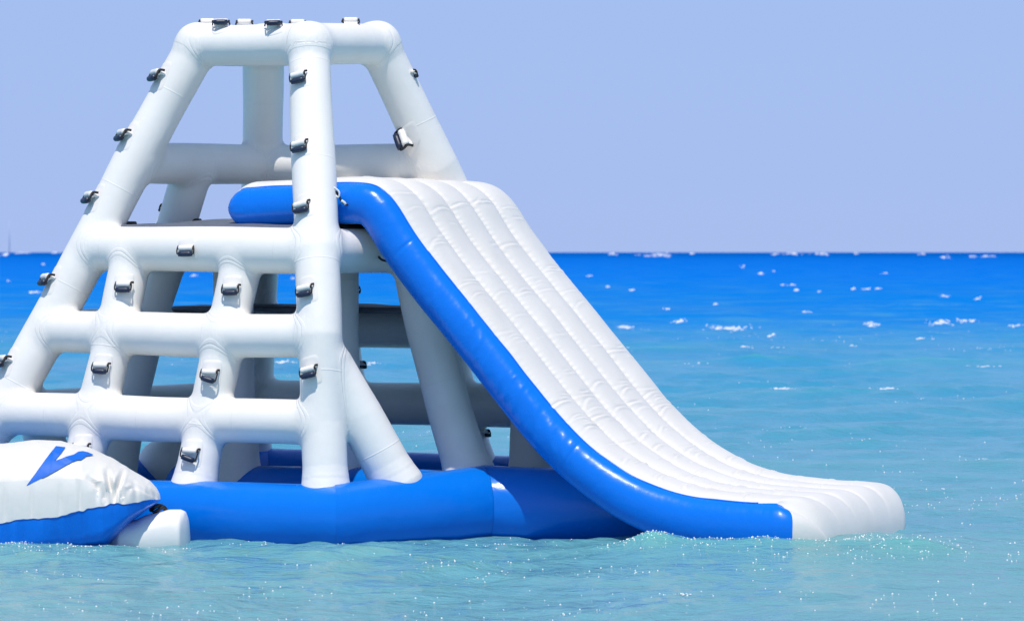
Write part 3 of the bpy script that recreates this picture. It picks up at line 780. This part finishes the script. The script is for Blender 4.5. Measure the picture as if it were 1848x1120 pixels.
# ------------------------------------------------------------------ the air bag at the left
bag = empty('air_bag', tuple(U(60, 960, 27.3)), 'creased white air bag with blue star emblem and blue underside in front of the tower', 'inflatable air bag')
kx = [-420, -250, -100, 0, 60, 108, 160, 200, 240, 268, 280, 287, 289]
ktop = [850, 812, 803, 801, 798, 797, 809, 829, 853, 869, 881, 892, 901]
kseam = [968, 962, 952, 946, 938, 931, 922, 915, 910, 904, 902, 901, 901.5]
kbot = [1010, 1010, 1010, 1010, 1008, 1006, 1004, 990, 944, 922, 912, 905, 902]
kw = [.4, .5, .56, .56, .56, .56, .55, .52, .42, .30, .20, .10, .01]
xs = np.r_[np.linspace(-420, 0, 60, endpoint=False), np.linspace(0, 289, 190)]
NA, NBt = 70, 24; V = []; DM = 27.45
creases = [((205, 905), (192, 850), 9, .030), ((203, 906), (222, 852), 8, .026), ((206, 908), (160, 862), 8, .022), ((206, 906), (172, 890), 5, .010), ((206, 904), (240, 880), 6, .012), ((283, 898), (275, 884), 5, .014),
           ((120, 925), (104, 880), 9, .010), ((70, 930), (50, 880), 9, .009), ((150, 918), (140, 870), 8, .011), ((20, 940), (2, 880), 9, .009), ((250, 905), (240, 870), 8, .009), ((283, 899), (230, 868), 8, .008), ((60, 800), (160, 850), 9, -.006)]
def seg_d(px, py, a, b):
    a = np.array(a, float); b = np.array(b, float); ab = b-a
    t = np.clip(((px-a[0])*ab[0]+(py-a[1])*ab[1])/(ab@ab), 0, 1)
    return math.hypot(px-a[0]-t*ab[0], py-a[1]-t*ab[1]), t
for x in xs:
    tp, sm, bt, hw = (float(np.interp(x, kx, k)) for k in (ktop, kseam, kbot, kw))
    for i in range(NA):           # top panel, near seam to far seam
        t = i/(NA-1); d = DM-hw*math.cos(math.pi*t)
        zs = H-(sm-PY0)*(DM-hw)/F; zt = H-(tp-PY0)*(DM-hw*.25)/F
        arch = math.sin(math.pi*t)**.62
        z = zs+(zt-zs)*arch; X = (x-PX0)*DM/F
        if t < .5:
            py = PY0+(H-z)*F/d; pxx = PX0+X*F/d
            for a, b, wd, am in creases:
                dd_, tt_ = seg_d(pxx, py, a, b)
                if dd_ < 3*wd:
                    e_ = math.exp(-(dd_/(wd*.5))**2)*math.sin(math.pi*min(1, .12+tt_*.8))
                    z -= am*e_*1.4; d += am*e_*1.7; z += am*.5*math.exp(-((dd_-wd)/(wd*.5))**2)*math.sin(math.pi*min(1, .12+tt_*.8))
        rip = (1-arch)
        z += 0.0045*float(vnoise(np.array(X*26+t*4), np.array(t*5), 12))*(.4+rip)+0.012*float(vnoise(np.array(X*4), np.array(t*4), 13))*min(1, hw*2)
        V.append((X, d, z))
    for i in range(1, NBt):       # lower panel, far seam back to near seam
        t = i/NBt; d = DM+hw*math.cos(math.pi*t)
        zs = H-(sm-PY0)*(DM-hw)/F; zb = H-(bt-PY0)*(DM-hw*.8)/F
        z = zs-(zs-zb)*math.sin(math.pi*t)**.33; X = (x-PX0)*DM/F
        d += (0.030*float(vnoise(np.array(X*7), np.array(t*1.5), 21))+0.018*float(vnoise(np.array(X*19+t*3), np.array(t*2), 22)))*min(1, hw*2.2)*(1 if t > .5 else -1)
        V.append((X, d, z))
mp = NA+NBt-1; V = np.array(V); Fa = grid_faces(len(xs), mp, close_m=True)
ft = [q for q in Fa if (q[0] % mp) < NA-1]; fb = [q for q in Fa if (q[0] % mp) >= NA-1]
fb.append(tuple(range(mp-1, -1, -1)))
def sub(name, fs, mat, parent):
    used = sorted({i for q in fs for i in q}); mpp = {k: i for i, k in enumerate(used)}
    return under(mesh_obj(name, V[used], [tuple(mpp[i] for i in q) for q in fs], mat), parent)
top_o = sub('top_panel', ft, mPad, bag); sub('lower_panel', fb, mBlueSlide, bag)
# doubled hem above the seam
hem = []; hx = [k for k in range(0, len(xs)-8)]
hv = []
for k in hx:
    b = k*mp
    for q in (0, 3, 6, 8): p = V[b+q].copy(); p += np.array((0, -.007, .002)); hv.append(p)
under(mesh_obj('hem', hv, grid_faces(len(hx), 4), mPad), bag)
# emblem: a blue five-pointed star's visible arms, printed sheet laid on the bag
tree = BVHTree.FromPolygons([tuple(v) for v in V], ft)
def poly_at(pl, t):
    pl = np.array(pl, float); L_ = np.r_[0, np.cumsum(np.linalg.norm(np.diff(pl, axis=0), axis=1))]; q = t*L_[-1]
    return np.array([np.interp(q, L_, pl[:, 0]), np.interp(q, L_, pl[:, 1])])
mPrint = vinyl('blue_print', (0.0001, 0.13, 0.62), 0.55)
def drape_strip(e0, e1, name, mat, off=0.009, n=60, m=26):
    vs = []; o0 = Vector((0, 0, H))
    for i in range(n+1):
        a_, b_ = poly_at(e0, i/n), poly_at(e1, i/n)
        for j in range(m+1):
            q = a_+(b_-a_)*j/m; d = Vector(U(q[0], q[1], 1.0))-o0
            h = tree.ray_cast(o0, d.normalized())
            for kk in range(6):
                if h[0] is not None: break
                d = Vector(U(q[0], q[1]+1.5*(kk+1), 1.0))-o0; h = tree.ray_cast(o0, d.normalized())
            nn = h[1] if h[1].dot(d) < 0 else -h[1]; vs.append(h[0]+nn*off)
    return under(mesh_obj(name, vs, grid_faces(n+1, m+1), mat), bag)
drape_strip([(48, 876), (66, 852), (83, 829), (101, 806)], [(48.6, 876.3), (70, 866), (90, 856), (97, 834), (109, 820), (118, 808)], 'emblem', mPrint)
drape_strip([(96.6, 833.5), (115, 826), (133, 821), (141, 816), (149, 815), (158, 817), (167, 821)], [(89.6, 856), (110, 845), (128, 835), (139, 831), (146, 831), (155, 824), (168, 822)], 'emblem', mPrint)
# black lashing between the bag's corner and the float
cord('lashing', [U(272, 920, 27.5), U(281, 913, 27.45), U(290, 912, 27.5), U(298, 917, 27.55), U(299, 924, 27.6)], .017, mBlack, bag)
cord('lashing', [U(276, 925, 27.45), U(286, 919, 27.45), U(295, 914, 27.5)], .014, mBlack, bag)

# ------------------------------------------------------------------ white float under the bag's corner
flt = empty('mooring_float', tuple(U(285, 960, 27.6)), 'small white inflatable float wedged between the air bag and the blue ring', 'float')
xs2 = np.linspace(0, 1, 60); V = []
ftp = [(196, 962), (214, 950), (228, 943), (245, 938), (262, 930), (285, 924), (305, 920), (325, 920), (334, 924), (339, 936), (342, 962)]
fx = [q[0] for q in ftp]; fy = [q[1] for q in ftp]
X2 = np.interp(xs2, [0, .15, .85, 1], [196, 222, 330, 342]); seg = 28
for x in X2:
    ty = float(np.interp(x, fx, fy)); d = 27.42+(x-200)/140*.14
    zt = H-(ty-PY0)*(d-.05)/F; zb = -0.15; zc = (zt+zb)/2; hz = (zt-zb)/2; hw = .26*min(1, (x-190)/30)**.5*min(1, max(0.02, (343-x)/14))**.5
    for k in range(seg):
        g = 2*math.pi*k/seg; cs, sn = math.cos(g), math.sin(g)
        V.append(((x-PX0)*d/F, d+hw*math.copysign(abs(cs)**.75, cs), zc+hz*math.copysign(abs(sn)**.75, sn)))
fs = grid_faces(60, seg, close_m=True)+[tuple(range(seg-1, -1, -1)), tuple(59*seg+k for k in range(seg))]
o = mesh_obj('float_body', V, fs, mPatch); under(o, flt)
# far marker pole at the horizon
mk = mesh_obj('marker_pole', *sweep([U(17, 459, 2600.0), U(17, 425, 2600.0), U(17, 398, 2600.0)], np.array([.30, .24, .16]), 8), simple('hazed_steel', (.42, .52, .72), .8))  # colour shifted toward the sky, so distance haze is painted in
mk['label'] = 'thin faint marker pole rising from the horizon at the far left'; mk['category'] = 'pole'
